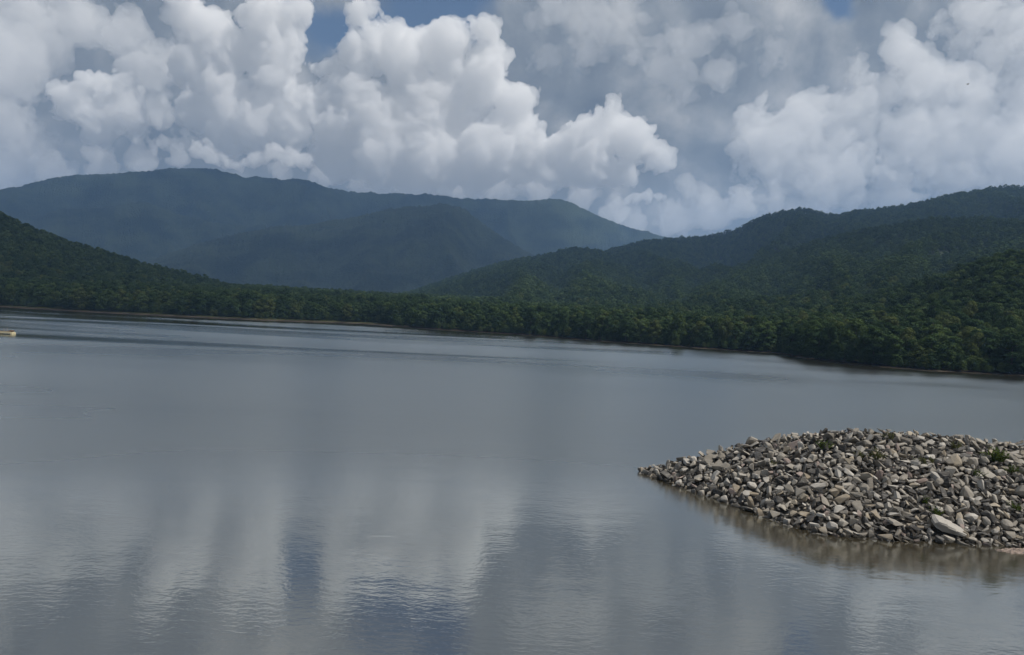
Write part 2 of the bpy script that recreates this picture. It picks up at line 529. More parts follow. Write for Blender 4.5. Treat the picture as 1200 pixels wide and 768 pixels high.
near_me = {(i, t): data_only("crown", near_crowns[i], m_leaf[t]) for i in range(NV) for t in range(3)}
mid_tone, far_tone = [0, 0, 1, 0, 1, 2], [0, 1, 0, 1]
mid_me = [data_only("crown", mid_crowns[i], m_leaf[mid_tone[i]]) for i in range(NV)]
far_me = [data_only("crown", far_crowns[i], m_leaf[far_tone[i]]) for i in range(4)]
trunk_me = [data_only("trunk", trunk_data(200 + i), m_bark, True) for i in range(NV)]
tones = ["dark green", "mid green", "yellowish green"]
shapes = ["broad", "tall narrow", "rounded", "ragged", "bushy", "tall full"]
mid_src, far_src = [], []
for n_, q in enumerate(nearest):
    k = int(RNG.integers(NV))
    tone = int(RNG.choice([0, 0, 0, 0, 1, 1, 2]))
    j = n_ - (len(nearest) - 10)              # the ten farthest lend their crowns to the forest mass too
    if j >= 0:
        k = j if j < 6 else j - 6
        tone = mid_tone[k] if j < 6 else far_tone[k]
    e = bpy.data.objects.new("leafy_tree", None)
    COL.objects.link(e)
    e.location = TP[q] - np.array([0, 0, 0.1])
    e.rotation_euler = (0, 0, RNG.uniform(0, 6.28))
    s = float(tsc[q])
    sx = s * (1 + 0.1 * float(RNG.normal())) * (0.8 if k == 1 else 1.0)
    e.scale = (sx, sx, s * (0.95 if k in (1, 5) else 0.82))
    link("trunk", trunk_me[k], e)
    cr = link("crown", near_me[k, tone] if j < 0 else mid_me[k] if j < 6 else far_me[k], e)
    if j >= 0:
        (mid_src if j < 6 else far_src).append(cr)
    x = xp[q]
    row = ("at the water's edge" if dsh[q] < 14 else "just behind the shore trees" if dsh[q] < 32 else "on the lower slope" if dsh[q] < 75 else "higher up the near slope")
    where = ("by the right frame edge" if x > 1120 else "above the rock mound" if x > 1010 else "on the wooded point" if x > 900 else
             "right of the far end" if x > 700 else "at the far end" if x > 440 else "on the left shore")
    tag(e, f"{shapes[k]} {tones[tone]} leafy tree {row} {where}", "tree", "trees nearest on the lake shore")


# all other trees: one mass on the hillsides
def forest_tree(name, sources):
    ng = bpy.data.node_groups.new(name, 'GeometryNodeTree')
    ng.interface.new_socket('Geometry', in_out='INPUT', socket_type='NodeSocketGeometry')
    ng.interface.new_socket('Geometry', in_out='OUTPUT', socket_type='NodeSocketGeometry')
    G = NT(ng)
    gi = G.n('NodeGroupInput')
    parts = []
    attr = lambda nm, ty: G.n('GeometryNodeInputNamedAttribute', data_type=ty, ins={'Name': nm}).outputs[0]
    for cls, srcs in enumerate(sources):
        gj = G.n('GeometryNodeJoinGeometry')
        for ob in srcs:
            oi = G.n('GeometryNodeObjectInfo', transform_space='ORIGINAL', ins={'Object': ob, 'As Instance': True})
            ng.links.new(oi.outputs['Geometry'], gj.inputs[0])
        sel = G.n('FunctionNodeCompare', data_type='INT', operation='EQUAL', ins={2: attr("lod", 'INT'), 3: cls}).outputs[0]
        rot = G.n('ShaderNodeCombineXYZ', ins={2: attr("turn", 'FLOAT')}).outputs[0]
        sz = attr("size", 'FLOAT')
        scl = G.n('ShaderNodeCombineXYZ', ins={0: sz, 1: sz, 2: G.n('ShaderNodeMath', operation='MULTIPLY', ins={0: sz, 1: 0.84}).outputs[0]}).outputs[0]
        ip = G.n('GeometryNodeInstanceOnPoints', ins={'Points': gi.outputs[0], 'Selection': sel, 'Instance': gj.outputs[0], 'Pick Instance': True,
                                                      'Instance Index': attr("pick", 'INT'), 'Rotation': rot, 'Scale': scl})
        parts.append(ip.outputs[0])
    jo = G.n('GeometryNodeJoinGeometry')
    for p in parts:
        ng.links.new(p, jo.inputs[0])
    go = G.n('NodeGroupOutput')
    ng.links.new(jo.outputs[0], go.inputs[0])
    return ng


me = bpy.data.meshes.new("forest")
pts = TP[rest]
me.vertices.add(len(pts))
me.vertices.foreach_set('co', np.asarray(pts, np.float32).ravel())
for nm, typ, arr in (("size", 'FLOAT', tsc[rest]), ("turn", 'FLOAT', RNG.uniform(0, 6.28, len(pts))), ("pick", 'INT', RNG.integers(0, 12, len(pts))),
                     ("lod", 'INT', (T[rest, 1] > 750).astype(int))):
    at = me.attributes.new(nm, typ, 'POINT')
    at.data.foreach_set('value', np.asarray(arr, np.float32 if typ == 'FLOAT' else np.int32))
fo = tag(link("forest", me), kind='stuff')
md = fo.modifiers.new("forest", 'NODES')
md.node_group = forest_tree("forest", [mid_src, far_src])

# ------------------------------------------------------------------ the mound of rocks
FRONT_PX = [(748, 553.5), (800, 572), (860, 592), (910, 611), (960, 626), (1040, 633), (1120, 637), (1200, 641), (1330, 649), (1500, 658)]
CREST_PX = [(751, 551), (790, 543), (850, 527), (900, 514), (950, 507), (1000, 503), (1060, 506), (1130, 512), (1200, 521), (1330, 533), (1500, 552)]
fr_ = [(az_tan(*p)[0], CAM_H / -az_tan(*p)[1]) for p in FRONT_PX]
fth, frr = np.array(fr_).T
cr_ = []
for p in CREST_PX:
    t_, e_ = az_tan(*p)
    r0 = np.interp(t_, fth, frr)
    k_ = 1 / 2.25
    rr_ = (CAM_H + k_ * r0) / (k_ - e_)          # where the bearing meets a slope of 1 : 2.25 rising from the water line
    cr_.append((t_, rr_, max(0.05, CAM_H + rr_ * e_)))
cth, crr, czz = np.array(cr_).T


def mound_z(th, r):
    rf = np.interp(th, fth, frr)
    rc = np.interp(th, cth, crr)
    zc = np.interp(th, cth, czz)
    f = (r - rf) / np.maximum(rc - rf, 0.3)
    up = zc * np.where(f < 0, f, 1 - (1 - np.clip(f, 0, 1)) ** 1.15)
    back = zc - (r - rc) * 0.5
    z = np.where(f <= 1, up, back)
    tip = np.clip((th - fth[0]) / 0.01, -4, 0)
    end = np.clip(1 - (fth[-1] - th) / 0.07, 0, 2)          # the far end of the islet, out of the frame
    return np.clip(z * np.where(z > 0, 0.965, 1.0) + tip * 0.4 - 5 * end ** 1.5, -1.2, 9)


STONE = [("grey", (0.145, 0.127, 0.104), (0.395, 0.36, 0.305)), ("dark slate grey", (0.040, 0.037, 0.034), (0.125, 0.117, 0.107)),
         ("pale grey", (0.30, 0.275, 0.24), (0.50, 0.465, 0.41)), ("tan", (0.22, 0.18, 0.13), (0.40, 0.345, 0.265)), ("pinkish brown", (0.19, 0.145, 0.125), (0.34, 0.27, 0.235))]
m_stone = []
for nm, a, b in STONE:
    m, N = material(nm.replace(' ', '_') + "_stone")
    geo = N.n('ShaderNodeNewGeometry')
    ra = N.n('ShaderNodeObjectInfo').outputs['Random']
    at = N.n('ShaderNodeAttribute', attribute_name='tone').outputs['Fac']
    vec = N.vmath('ADD', geo.outputs['Position'], N.n('ShaderNodeCombineXYZ', ins={0: N.math('MULTIPLY', ra, 37.0)}).outputs[0])
    nz = N.noise(vec, 3.2, 6.0, 0.65)
    f = N.math('ADD', N.math('MULTIPLY', N.math('FRACT', N.math('ADD', ra, at)), 0.7), N.math('MULTIPLY', N.math('SUBTRACT', nz, 0.3), 0.7), clamp=True)
    c = N.mix(f, a, b)
    strat = N.noise(N.n('ShaderNodeMapping', ins={'Vector': vec, 'Rotation': (0.5, 0.3, 0), 'Scale': (1.2, 1.2, 9)}).outputs[0], 1.6, 3.0, 0.6)
    c = N.mix(N.math('MULTIPLY', N.smooth(strat, 0.5, 0.68), 0.5), c, (0.30, 0.28, 0.25))
    zz = N.n('ShaderNodeSeparateXYZ', ins={0: geo.outputs['Position']}).outputs['Z']
    wet = N.smooth(N.math('ADD', zz, N.math('MULTIPLY', nz, 0.16)), 0.36, 0.14)
    c = N.mix(wet, c, N.mix(0.6, c, (0.03, 0.025, 0.018)))
    bmp = N.n('ShaderNodeBump', ins={'Height': N.noise(vec, 14.0, 5.0, 0.7), 'Strength': 0.6, 'Distance': 0.03})
    bs = N.n('ShaderNodeBsdfPrincipled', ins={'Base Color': c, 'Roughness': N.math('SUBTRACT', 0.9, N.math('MULTIPLY', wet, 0.55)), 'Normal': bmp.outputs[0], 'Specular IOR Level': 0.3})
    N.n('ShaderNodeOutputMaterial', ins={'Surface': bs.outputs[0]})
    m_stone.append(m)

# four kinds of rock, six shapes each (about 1 m long before scaling)
KINDS_ = [("flat slab", (0.52, 0.40, 0.15), 13), ("angular block", (0.46, 0.38, 0.30), 12), ("rounded boulder", (0.48, 0.40, 0.31), 34), ("long shard", (0.58, 0.26, 0.17), 11)]
rock_shapes = []
for kk, (nm, dims, npt) in enumerate(KINDS_):
    row = []
    for v in range(6):
        g = np.random.default_rng(900 + kk * 10 + v)
        p = g.normal(size=(npt, 3))
        p /= np.linalg.norm(p, axis=1, keepdims=True)
        if kk != 2:
            p = np.sign(p) * np.abs(p) ** 0.62            # pushes corners out: boxier, broken faces
        p *= np.array(dims) * (0.8 + 0.3 * g.random((npt, 1)))
        bm = bmesh.new()
        for q in p:
            bm.verts.new(q)
        res = bmesh.ops.convex_hull(bm, input=bm.verts[:])
        bmesh.ops.delete(bm, geom=[x for x in set(res['geom_interior']) | set(res['geom_unused']) if isinstance(x, bmesh.types.BMVert) and x.is_valid], context='VERTS')
        bmesh.ops.dissolve_limit(bm, angle_limit=0.12, verts=bm.verts[:], edges=bm.edges[:])
        bmesh.ops.bevel(bm, geom=bm.edges[:], offset=0.018 if kk != 2 else 0.035, segments=1, affect='EDGES', clamp_overlap=True)
        bmesh.ops.triangulate(bm, faces=bm.faces[:])
        bm.verts.ensure_lookup_table()
        vv = np.array([q.co[:] for q in bm.verts])
        ff = np.array([[q.index for q in f.verts] for f in bm.faces])
        bm.free()
        vv = vv + 0.02 * fbm(vv[:, :1] * 5, vv[:, 1:2] * 5, vv[:, 2:] * 5 + kk * 9 + v, 3)
        row.append((vv, ff))
    rock_shapes.append(row)
rock_me = {(k, v): data_only("rock", rock_shapes[k][v], m_stone[0]) for k in range(4) for v in range(6)}

# throw stones over the mound: big ones first, later ones fill the gaps
stones = []
gridh = {}


def free(x, y, z, rad):
    gx, gy = int(x // 1.2), int(y // 1.2)
    for i in (-1, 0, 1):
        for j in (-1, 0, 1):
            for (a, b, c, q) in gridh.get((gx + i, gy + j), ()):
                if (a - x) ** 2 + (b - y) ** 2 + (c - z) ** 2 < (0.60 * (rad + q)) ** 2:
                    return False
    return True


def slope_rot(th, r, tilt, yaw, g):
    e = 0.15
    zr = float(mound_z(th, r + e) - mound_z(th, r - e)) / (2 * e)
    zt = float(mound_z(th + e / r, r) - mound_z(th - e / r, r)) / (2 * e)
    dr, dt = Vector((math.sin(th), math.cos(th), 0)), Vector((math.cos(th), -math.sin(th), 0))
    n = (Vector((0, 0, 1)) - dr * max(-.8, min(.8, zr)) - dt * max(-.8, min(.8, zt))).normalized()
    n = (n + Vector((g.gauss(0, tilt), g.gauss(0, tilt), g.gauss(0, tilt)))).normalized()
    return n.to_track_quat('Z', 'Y').to_matrix() @ Matrix.Rotation(yaw, 3, 'Z')


gR = random.Random(5)
TH0, TH1 = fth[0] + 0.002, fth[-1] + 0.004
for (size_lo, size_hi, tries) in ((0.72, 1.00, 170), (0.45, 0.72, 3600), (0.29, 0.45, 16000), (0.17, 0.29, 28000)):
    for _ in range(tries):
        th = gR.uniform(TH0, TH1)
        rf, rc = float(np.interp(th, fth, frr)), float(np.interp(th, cth, crr))
        zc = float(np.interp(th, cth, czz))
        rb = rc + (zc + 0.3) * 1.2
        r = gR.uniform(rf - 0.25, rb)
        z = float(mound_z(th, r))
        if z < -0.25:
            continue
        L = gR.uniform(size_lo, size_hi)
        if z < 0.15 and L > 0.7 and gR.random() < 0.7:
            continue
        if th < TH0 + 0.03:
            L = min(L, 0.55)
        x, y = r * math.sin(th), r * math.cos(th)
        if not free(x, y, z, L * 0.5):
            continue
        k = gR.choices((0, 1, 2, 3), (0.40, 0.24, 0.08, 0.28))[0]
        gridh.setdefault((int(x // 1.2), int(y // 1.2)), []).append((x, y, z, L * 0.5))
        col = gR.choices((0, 1, 2, 3, 4), (0.34, 0.55, 0.04, 0.05, 0.02) if L < 0.34 else (0.48, 0.25, 0.17, 0.07, 0.03) if z > 0.9 else (0.42, 0.22, 0.17, 0.12, 0.07))[0]  # smallest stones mostly dark, painting shade into the gaps between rocks
        M = slope_rot(th, r, 0.55 if k in (0, 3) else 0.6, gR.uniform(0, 6.28), gR)
        stones.append(dict(p=(x, y, z + L * 0.10 + gR.uniform(-0.06, 0.14)), L=L, k=k, v=gR.randrange(6), c=col, M=M, th=th, r=r, z=z, rf=rf, rc=rc))
print("stones", len(stones))
# the one great pale slab lying at the waterline
SLAB = ray(1110, 622)
tS, eS = az_tan(1110, 622)
rS = float(np.interp(tS, fth, frr)) + 0.75
pS = np.array([rS * math.sin(tS), rS * math.cos(tS), float(mound_z(tS, rS)) + 0.32])
stones = [s_ for s_ in stones if (s_['p'][0] - pS[0]) ** 2 + (s_['p'][1] - pS[1]) ** 2 > (0.42 + 0.35 * s_['L']) ** 2 or s_['r'] > rS + 1.0]
for s_ in stones:
    X, Y, _ = project([s_['p']])
    s_['px'], s_['py'] = float(X[0]), float(Y[0])
    hid = max(0, s_['r'] - s_['rc'] - 0.25)
    s_['score'] = s_['L'] / s_['r'] * (1.0 if hid == 0 else 0.2) * (1 if -5 < s_['px'] < 1203 else 0.1)
stones.sort(key=lambda s_: -s_['score'])

for s_ in stones[:285]:
    o = link("rock", rock_me[s_['k'], s_['v']])
    o.matrix_world = Matrix.Translation(s_['p']) @ s_['M'].to_4x4() @ Matrix.Diagonal((s_['L'], s_['L'], s_['L'], 1))
    o.material_slots[0].link = 'OBJECT'
    o.material_slots[0].material = m_stone[s_['c']]
    f_ = (s_['r'] - s_['rf']) / max(0.3, s_['rc'] - s_['rf'])
    zone = ("half in the water" if f_ < 0.12 else "low on the mound" if f_ < 0.4 else "halfway up the mound" if f_ < 0.78 else "on the mound's crest")
    x_ = s_['px']
    side = ("near its pointed tip" if x_ < 840 else "toward its pointed tip" if x_ < 920 else "left of its highest point" if x_ < 1000 else
            "left of the great slab" if x_ < 1085 else "above the great slab" if x_ < 1140 else "by the right frame edge")
    size = "large" if s_['L'] > 0.72 else "medium" if s_['L'] > 0.58 else "small"
    tag(o, f"{size} {STONE[s_['c']][0]} {KINDS_[s_['k']][0]} {zone} {side}", "rock", "rocks piled on the mound")

V, F, MI, TN, off = [], [], [], [], 0
for s_ in stones[285:]:
    v, f = rock_shapes[s_['k']][s_['v']]
    V.append((v * s_['L']) @ np.array(s_['M']).T + np.array(s_['p']))
    F.append(f + off)
    MI.append(np.full(len(f), s_['c']))
    TN.append(np.full(len(v), gR.random(), np.float32))
    off += len(v)
o = mesh_obj("rocks", np.concatenate(V), np.concatenate(F), m_stone, mat_idx=np.concatenate(MI))
at = o.data.attributes.new('tone', 'FLOAT', 'POINT')
at.data.foreach_set('value', np.concatenate(TN))
tag(o, kind='stuff')

# great slab: a long split stone with a stepped top
bm = bmesh.new()
prof = [(-1.10, 0.16), (-0.86, 0.33), (-0.30, 0.30), (-0.26, 0.22), (0.42, 0.13), (0.46, 0.05), (1.12, -0.04), (1.05, -0.16), (0.3, -0.24), (-0.5, -0.22), (-1.02, -0.06)]
gs = random.Random(2)
for wy_, sc_, dz_, sh_ in ((-0.56, 0.86, -0.05, 0.10), (-0.50, 0.96, 0.02, 0.06), (-0.12, 1.02, 0.03, -0.02), (0.22, 0.95, 0.05, -0.06), (0.46, 0.84, 0.02, -0.16), (0.52, 0.74, -0.04, -0.18)):
    for (a, b) in prof:
        bm.verts.new((a * sc_ + sh_ + gs.uniform(-.06, .06), wy_ + gs.uniform(-.05, .05), b * sc_ + dz_ + gs.uniform(-.025, .025)))
bm.verts.ensure_lookup_table()
n_ = len(prof)
for a in range(5):
    for i in range(n_):
        bm.faces.new([bm.verts[a * n_ + i], bm.verts[(a + 1) * n_ + i], bm.verts[(a + 1) * n_ + (i + 1) % n_], bm.verts[a * n_ + (i + 1) % n_]])
bm.faces.new([bm.verts[i] for i in range(n_)])
bm.faces.new([bm.verts[5 * n_ + i] for i in range(n_)][::-1])
bmesh.ops.recalc_face_normals(bm, faces=bm.faces[:])
bmesh.ops.triangulate(bm, faces=bm.faces[:])
me = bpy.data.meshes.new("rock_slab")
bm.to_mesh(me)
bm.free()
me.materials.append(m_stone[2])
o = link("rock_slab", me)
o.matrix_world = Matrix.Translation(pS) @ Euler((math.radians(22), math.radians(12), math.radians(-16))).to_matrix().to_4x4() @ Matrix.Diagonal((0.68, 0.70, 0.70, 1))
tag(o, "great pale flat slab tilted at the waterline, the biggest rock of the mound", "rock", "rocks piled on the mound")

# earth and gravel under the stones
tt = np.linspace(fth[0] - 0.02, fth[-1] + 0.06, 200)
vv_ = np.linspace(-0.6, 1, 14)
rows = []
for t_ in tt:
    rf, rc = np.interp(t_, fth, frr), np.interp(t_, cth, crr)
    rs_ = np.concatenate([rf + (rc - rf) * vv_, rc + np.linspace(0.4, 11, 10)])
    zz_ = mound_z(np.full(len(rs_), t_), rs_) - 0.10
    rows.append(np.stack([rs_ * math.sin(t_), rs_ * math.cos(t_), zz_], 1))
nc = len(rows[0])
MV = np.concatenate(rows)
ix = (np.arange(len(tt) - 1)[:, None] * nc + np.arange(nc - 1)[None]).ravel()
m_grit, N = material("dark_gravel")
geo = N.n('ShaderNodeNewGeometry').outputs['Position']
gc = N.mix(N.noise(geo, 6.0, 6.0, 0.7), (0.02, 0.018, 0.015), (0.08, 0.07, 0.058))
bmp = N.n('ShaderNodeBump', ins={'Height': N.noise(geo, 9.0, 5.0, 0.7), 'Strength': 1.0, 'Distance': 0.15})
N.n('ShaderNodeOutputMaterial', ins={'Surface': N.n('ShaderNodeBsdfPrincipled', ins={'Base Color': gc, 'Roughness': 0.95, 'Normal': bmp.outputs[0]}).outputs[0]})
tag(mesh_obj("mound_ground", MV, np.stack([ix, ix + nc, ix + nc + 1, ix + 1], -1), m_grit, smooth=True), kind='structure')

# gravel bar showing above the water at the right edge
GX, GY = np.meshgrid(np.linspace(0, 1, 60), np.linspace(-1, 1, 26))
tA, tB = az_tan(1158, 648)[0], az_tan(1330, 655)[0]
tb = tA + (tB - tA) * GX
rb_ = np.interp(tb, fth, frr) - 0.95 - 0.1 * GX
hw = 0.55 * np.clip(GX * 7, 0.02, 1) ** 0.7
rb_ = rb_ + GY * hw
gz = -0.07 + 0.17 * (1 - GY ** 2) * np.clip(GX * 5, 0, 1) + 0.035 * RNG.normal(size=GX.shape)
gv = np.stack([rb_ * np.sin(tb), rb_ * np.cos(tb), gz], -1).reshape(-1, 3)
ix = (np.arange(25)[:, None] * 60 + np.arange(59)[None]).ravel()
m_gb, N = material("pinkish_gravel")
geo = N.n('ShaderNodeNewGeometry').outputs['Position']
gc = N.mix(N.noise(geo, 14.0, 4.0, 0.7), (0.12, 0.085, 0.065), (0.46, 0.37, 0.31))
N.n('ShaderNodeOutputMaterial', ins={'Surface': N.n('ShaderNodeBsdfPrincipled', ins={'Base Color': gc, 'Roughness': 0.9}).outputs[0]})
tag(mesh_obj("gravel", gv, np.stack([ix, ix + 1, ix + 61, ix + 60], -1), m_gb), kind='stuff')

# ------------------------------------------------------------------ weeds on the mound
def weed(px, py, hgt_, wid, nblade, label, tone, seed):
    g = random.Random(seed)
    d = ray(px, py)
    t_ = math.atan2(d[0], d[1])
    rr_ = np.linspace(34, 50, 400)
    zz_ = mound_z(np.full(400, t_), rr_)
    e_ = d[2] / math.hypot(d[0], d[1])
    hit = np.argmax(zz_ >= CAM_H + e_ * rr_)
    base = np.array([rr_[hit] * math.sin(t_), rr_[hit] * math.cos(t_), zz_[hit]])
    V, F = [], []
    for b in range(nblade):
        a, q = g.uniform(0, 6.28), wid * math.sqrt(g.random())
        p = Vector((q * math.cos(a), q * math.sin(a) * 0.7, 0.08))
        lean = Vector((g.gauss(0, 0.45), g.gauss(0, 0.45), 1)).normalized()
        side = lean.cross(Vector((g.gauss(0, 1), g.gauss(0, 1), 0.1))).normalized()
        h = hgt_ * 1.35 * g.uniform(0.5, 1.1)
        wdt = h * g.uniform(0.05, 0.11)
        o_ = len(V)
        for j in range(4):
            f = j / 3
            c = p + lean * h * f + Vector((lean.x, lean.y, -0.4)) * h * 0.45 * f * f
            ww = wdt * (1 - f) ** 0.6 + 0.004
            V += [tuple(c - side * ww), tuple(c + side * ww)]
        for j in range(3):
            F.append([o_ + 2 * j, o_ + 2 * j + 1, o_ + 2 * j + 3, o_ + 2 * j + 2])
        # a broad leaf or two on the stem
        for m in range(2):
            c = p + lean * h * g.uniform(0.4, 0.95)
            l = Vector((g.gauss(0, 1), g.gauss(0, 1), g.gauss(0.3, 0.4))).normalized()
            s = l.cross(Vector((g.gauss(0, 1), g.gauss(0, 1), 1))).normalized()
            ln = h * g.uniform(0.18, 0.3)
            o_ = len(V)
            V += [tuple(c), tuple(c + l * ln * 0.5 + s * ln * 0.26), tuple(c + l * ln), tuple(c + l * ln * 0.5 - s * ln * 0.26)]
            F.append([o_, o_ + 1, o_ + 2, o_ + 3])
    o = mesh_obj("weed_plant", V, F, m_weed[tone])
    o.location = base
    tag(o, label, "plant", "weeds growing between the rocks")


def flat_leaf(name, a, b):
    m, N = material(name)
    geo = N.n('ShaderNodeNewGeometry').outputs['Position']
    c = N.mix(N.noise(geo, 8.0, 3.0, 0.6), a, b)
    d = N.n('ShaderNodeBsdfDiffuse', ins={'Color': c})
    t = N.n('ShaderNodeBsdfTranslucent', ins={'Color': c})
    N.n('ShaderNodeOutputMaterial', ins={'Surface': N.n('ShaderNodeMixShader', ins={0: 0.3, 1: d.outputs[0], 2: t.outputs[0]}).outputs[0]})
    return m


m_weed = [flat_leaf("weed_green", (0.045, 0.07, 0.018), (0.11, 0.14, 0.04)), flat_leaf("weed_olive", (0.06, 0.07, 0.03), (0.13, 0.13, 0.06))]
weed(1166, 542, 0.62, 0.42, 46, "bright green leafy weed on the mound's crest near the right frame edge", 0, 1)
weed(1186, 556, 0.40, 0.25, 22, "small green weed just below the bright leafy one near the right frame edge", 0, 2)
weed(966, 528, 0.45, 0.30, 30, "green weed tuft high on the mound left of its peak", 0, 3)
weed(1026, 541, 0.50, 0.30, 26, "thin olive weed halfway up the mound beside a pale rock", 1, 4)
weed(1082, 545, 0.35, 0.55, 30, "low spreading olive weed below the middle of the mound's crest", 1, 5)
weed(1042, 516, 0.35, 0.28, 22, "small olive weed tuft on top of the mound", 1, 6)
weed(1098, 607, 0.40, 0.20, 20, "small green weed tuft just above the great pale slab", 0, 7)
weed(1008, 538, 0.35, 0.25, 20, "faint olive weed left of the thin weed by the pale rock", 1, 8)
weed(1085, 592, 0.4, 0.2, 14, "slim dark green weed up the slope behind the great pale slab", 0, 9)

weed(1120, 527, 0.35, 0.25, 18, "small olive weed right of the spreading weed high on the mound", 1, 10)
weed(1190, 600, 0.35, 0.25, 20, "low green weed at the right frame edge above the gravel bar", 0, 11)
weed(905, 548, 0.30, 0.25, 16, "tiny olive weed on the left part of the mound", 1, 12)
weed(1146, 560, 0.34, 0.28, 20, "green weed left of the small weed near the right frame edge", 0, 13)

# ------------------------------------------------------------------ floating dock reaching in at the left edge
def boxes(bl):
    V, F = [], []
    for (x0, x1, y0, y1, z0, z1) in bl:
        o_ = len(V)
        V += [(x0, y0, z0), (x1, y0, z0), (x1, y1, z0), (x0, y1, z0), (x0, y0, z1), (x1, y0, z1), (x1, y1, z1), (x0, y1, z1)]
        F += [[o_ + q for q in f] for f in ([3, 2, 1, 0], [4, 5, 6, 7], [0, 1, 5, 4], [1, 2, 6, 5], [2, 3, 7, 6], [3, 0, 4, 7])]
    return V, F


def plain(name, col, rough=0.7, var=0.25):
    m, N = material(name)
    nz = N.noise(N.n('ShaderNodeTexCoord').outputs['Object'], 4.0, 5.0, 0.65)
    c = N.mix(nz, tuple(q * (1 - var) for q in col), tuple(min(1, q * (1 + var)) for q in col))
    N.n('ShaderNodeOutputMaterial', ins={'Surface': N.n('ShaderNodeBsdfPrincipled', ins={'Base Color': c, 'Roughness': rough}).outputs[0]})
    return m


tD, eD = az_tan(16, 392)
rD = CAM_H / -eD
dock = bpy.data.objects.new("floating_dock", None)
COL.objects.link(dock)
dock.location = (rD * math.sin(tD), rD * math.cos(tD), 0)
dock.rotation_euler = (0, 0, math.radians(8))
tag(dock, "low floating dock with brown deck and cream sides cut off by the left frame edge", "dock")
v, f = boxes([(-9 + 0.3 * i, -9 + 0.3 * i + 0.28, -0.7, 0.7, 0.52, 0.60) for i in range(29)])
mesh_obj("deck", v, f, plain("weathered_planks", (0.16, 0.11, 0.07)), dock)
v, f = boxes([(-9, -0.25, -0.78, -0.70, 0.16, 0.54), (-9, -0.25, 0.70, 0.78, 0.22, 0.56)])
mesh_obj("side_beam", v, f, plain("pale_beam", (0.55, 0.49, 0.32)), dock)
v, f = boxes([(-0.35, 0.12, -0.74, 0.74, -0.2, 0.42)])
bo = mesh_obj("end_float", v, f, plain("cream_float", (0.62, 0.54, 0.33), 0.5, 0.1), dock)
bv = bo.modifiers.new("edge", 'BEVEL')
bv.width, bv.segments = 0.12, 3
v, f = boxes([(-0.75, -0.1, -0.5, 0.5, 0.604, 0.84)])
bo = mesh_obj("locker", v, f, plain("brown_locker", (0.13, 0.08, 0.045)), dock)
bv = bo.modifiers.new("edge", 'BEVEL')
bv.width, bv.segments = 0.05, 2
m_post = plain("grey_post", (0.30, 0.28, 0.25))
for xx, yy in ((-1.6, -0.62), (-1.6, 0.62), (-4.4, -0.62)):
    v, f = tube([(xx, yy, 0.55), (xx, yy, 0.9), (xx, yy, 1.25)], [0.06, 0.055, 0.05], 8)
    mesh_obj("mooring_post", v, f, m_post, dock)
for xx in (-3.9, -6.6):
    v, f = boxes([(xx, xx + 1.3, -0.72, 0.72, -0.25, 0.50)])
    bo = mesh_obj("pontoon", v, f, plain("cream_pontoon", (0.62, 0.56, 0.38), 0.5, 0.1), dock)
    bv = bo.modifiers.new("edge", 'BEVEL')
    bv.width, bv.segments = 0.1, 2

# ------------------------------------------------------------------ one distant bird
bd = ray(1134, 99)
bp = CAM + bd * 170
path = [(-0.24, 0, 0), (-0.15, 0, 0.0), (0, 0, 0.01), (0.12, 0, 0.02), (0.19, 0, 0.035), (0.25, 0, 0.025)]
V, F = tube(path, [0.012, 0.045, 0.07, 0.055, 0.04, 0.006], 8)
for s in (-1, 1):
    o_ = len(V)
    for (yy, xx, zz, ch, th_) in ((0.04, 0.02, 0.03, 0.10, 0.014), (0.2, 0.05, 0.10, 0.10, 0.010), (0.38, -0.02, 0.08, 0.02, 0.004)):
        V += [(xx + ch, s * yy, zz), (xx, s * yy, zz + th_), (xx - ch, s * yy, zz), (xx, s * yy, zz - th_)]
    for j in range(2):
        for i in range(4):
            a, b = o_ + 4 * j + i, o_ + 4 * j + (i + 1) % 4
            F.append([a, b, b + 4, a + 4] if s < 0 else [a, a + 4, b + 4, b])
    F.append([o_, o_ + 1, o_ + 2, o_ + 3])
    F.append([o_ + 8, o_ + 9, o_ + 10, o_ + 11])
    o_ = len(V)
    V += [(-0.2, 0, 0.01), (-0.36, s * 0.06, 0.012), (-0.36, 0, 0.012), (-0.2, 0, -0.005)]
    F.append([o_, o_ + 1, o_ + 2])
o = mesh_obj("bird", V, F, plain("dark_feathers", (0.05, 0.05, 0.055)))
o.location = bp
o.rotation_euler = (0, math.radians(-6), math.radians(200))
tag(o, "tiny dark bird in flight against the grey clouds", "bird")


# ------------------------------------------------------------------ clouds
CLOUD_Y = 9500.0
PXM = CLOUD_Y / FPX                 # metres per photograph pixel out there


def sky_pt(px, py, Y=CLOUD_Y):
    d = ray(px, py)
    return np.array([Y * d[0] / d[1], Y, CAM_H + Y * d[2] / d[1]])


def vapour(name, dens):
    m, N = material(name)
    vol = N.n('ShaderNodeVolumeScatter', ins={'Color': (0.996, 0.997, 0.998, 1), 'Density': dens, 'Anisotropy': 0.1})
    N.n('ShaderNodeOutputMaterial', ins={'Volume': vol.outputs[0]})
    return m


m_cloud = vapour("cloud_vapour", 0.0072)
m_thin = vapour("thin_cloud_vapour", 0.0018)
m_faint = vapour("faint_cloud_vapour", 0.0008)
m_shade_deck = vapour("shade_deck_vapour", 0.0013)
m_soft = vapour("soft_cloud_vapour", 0.0024)


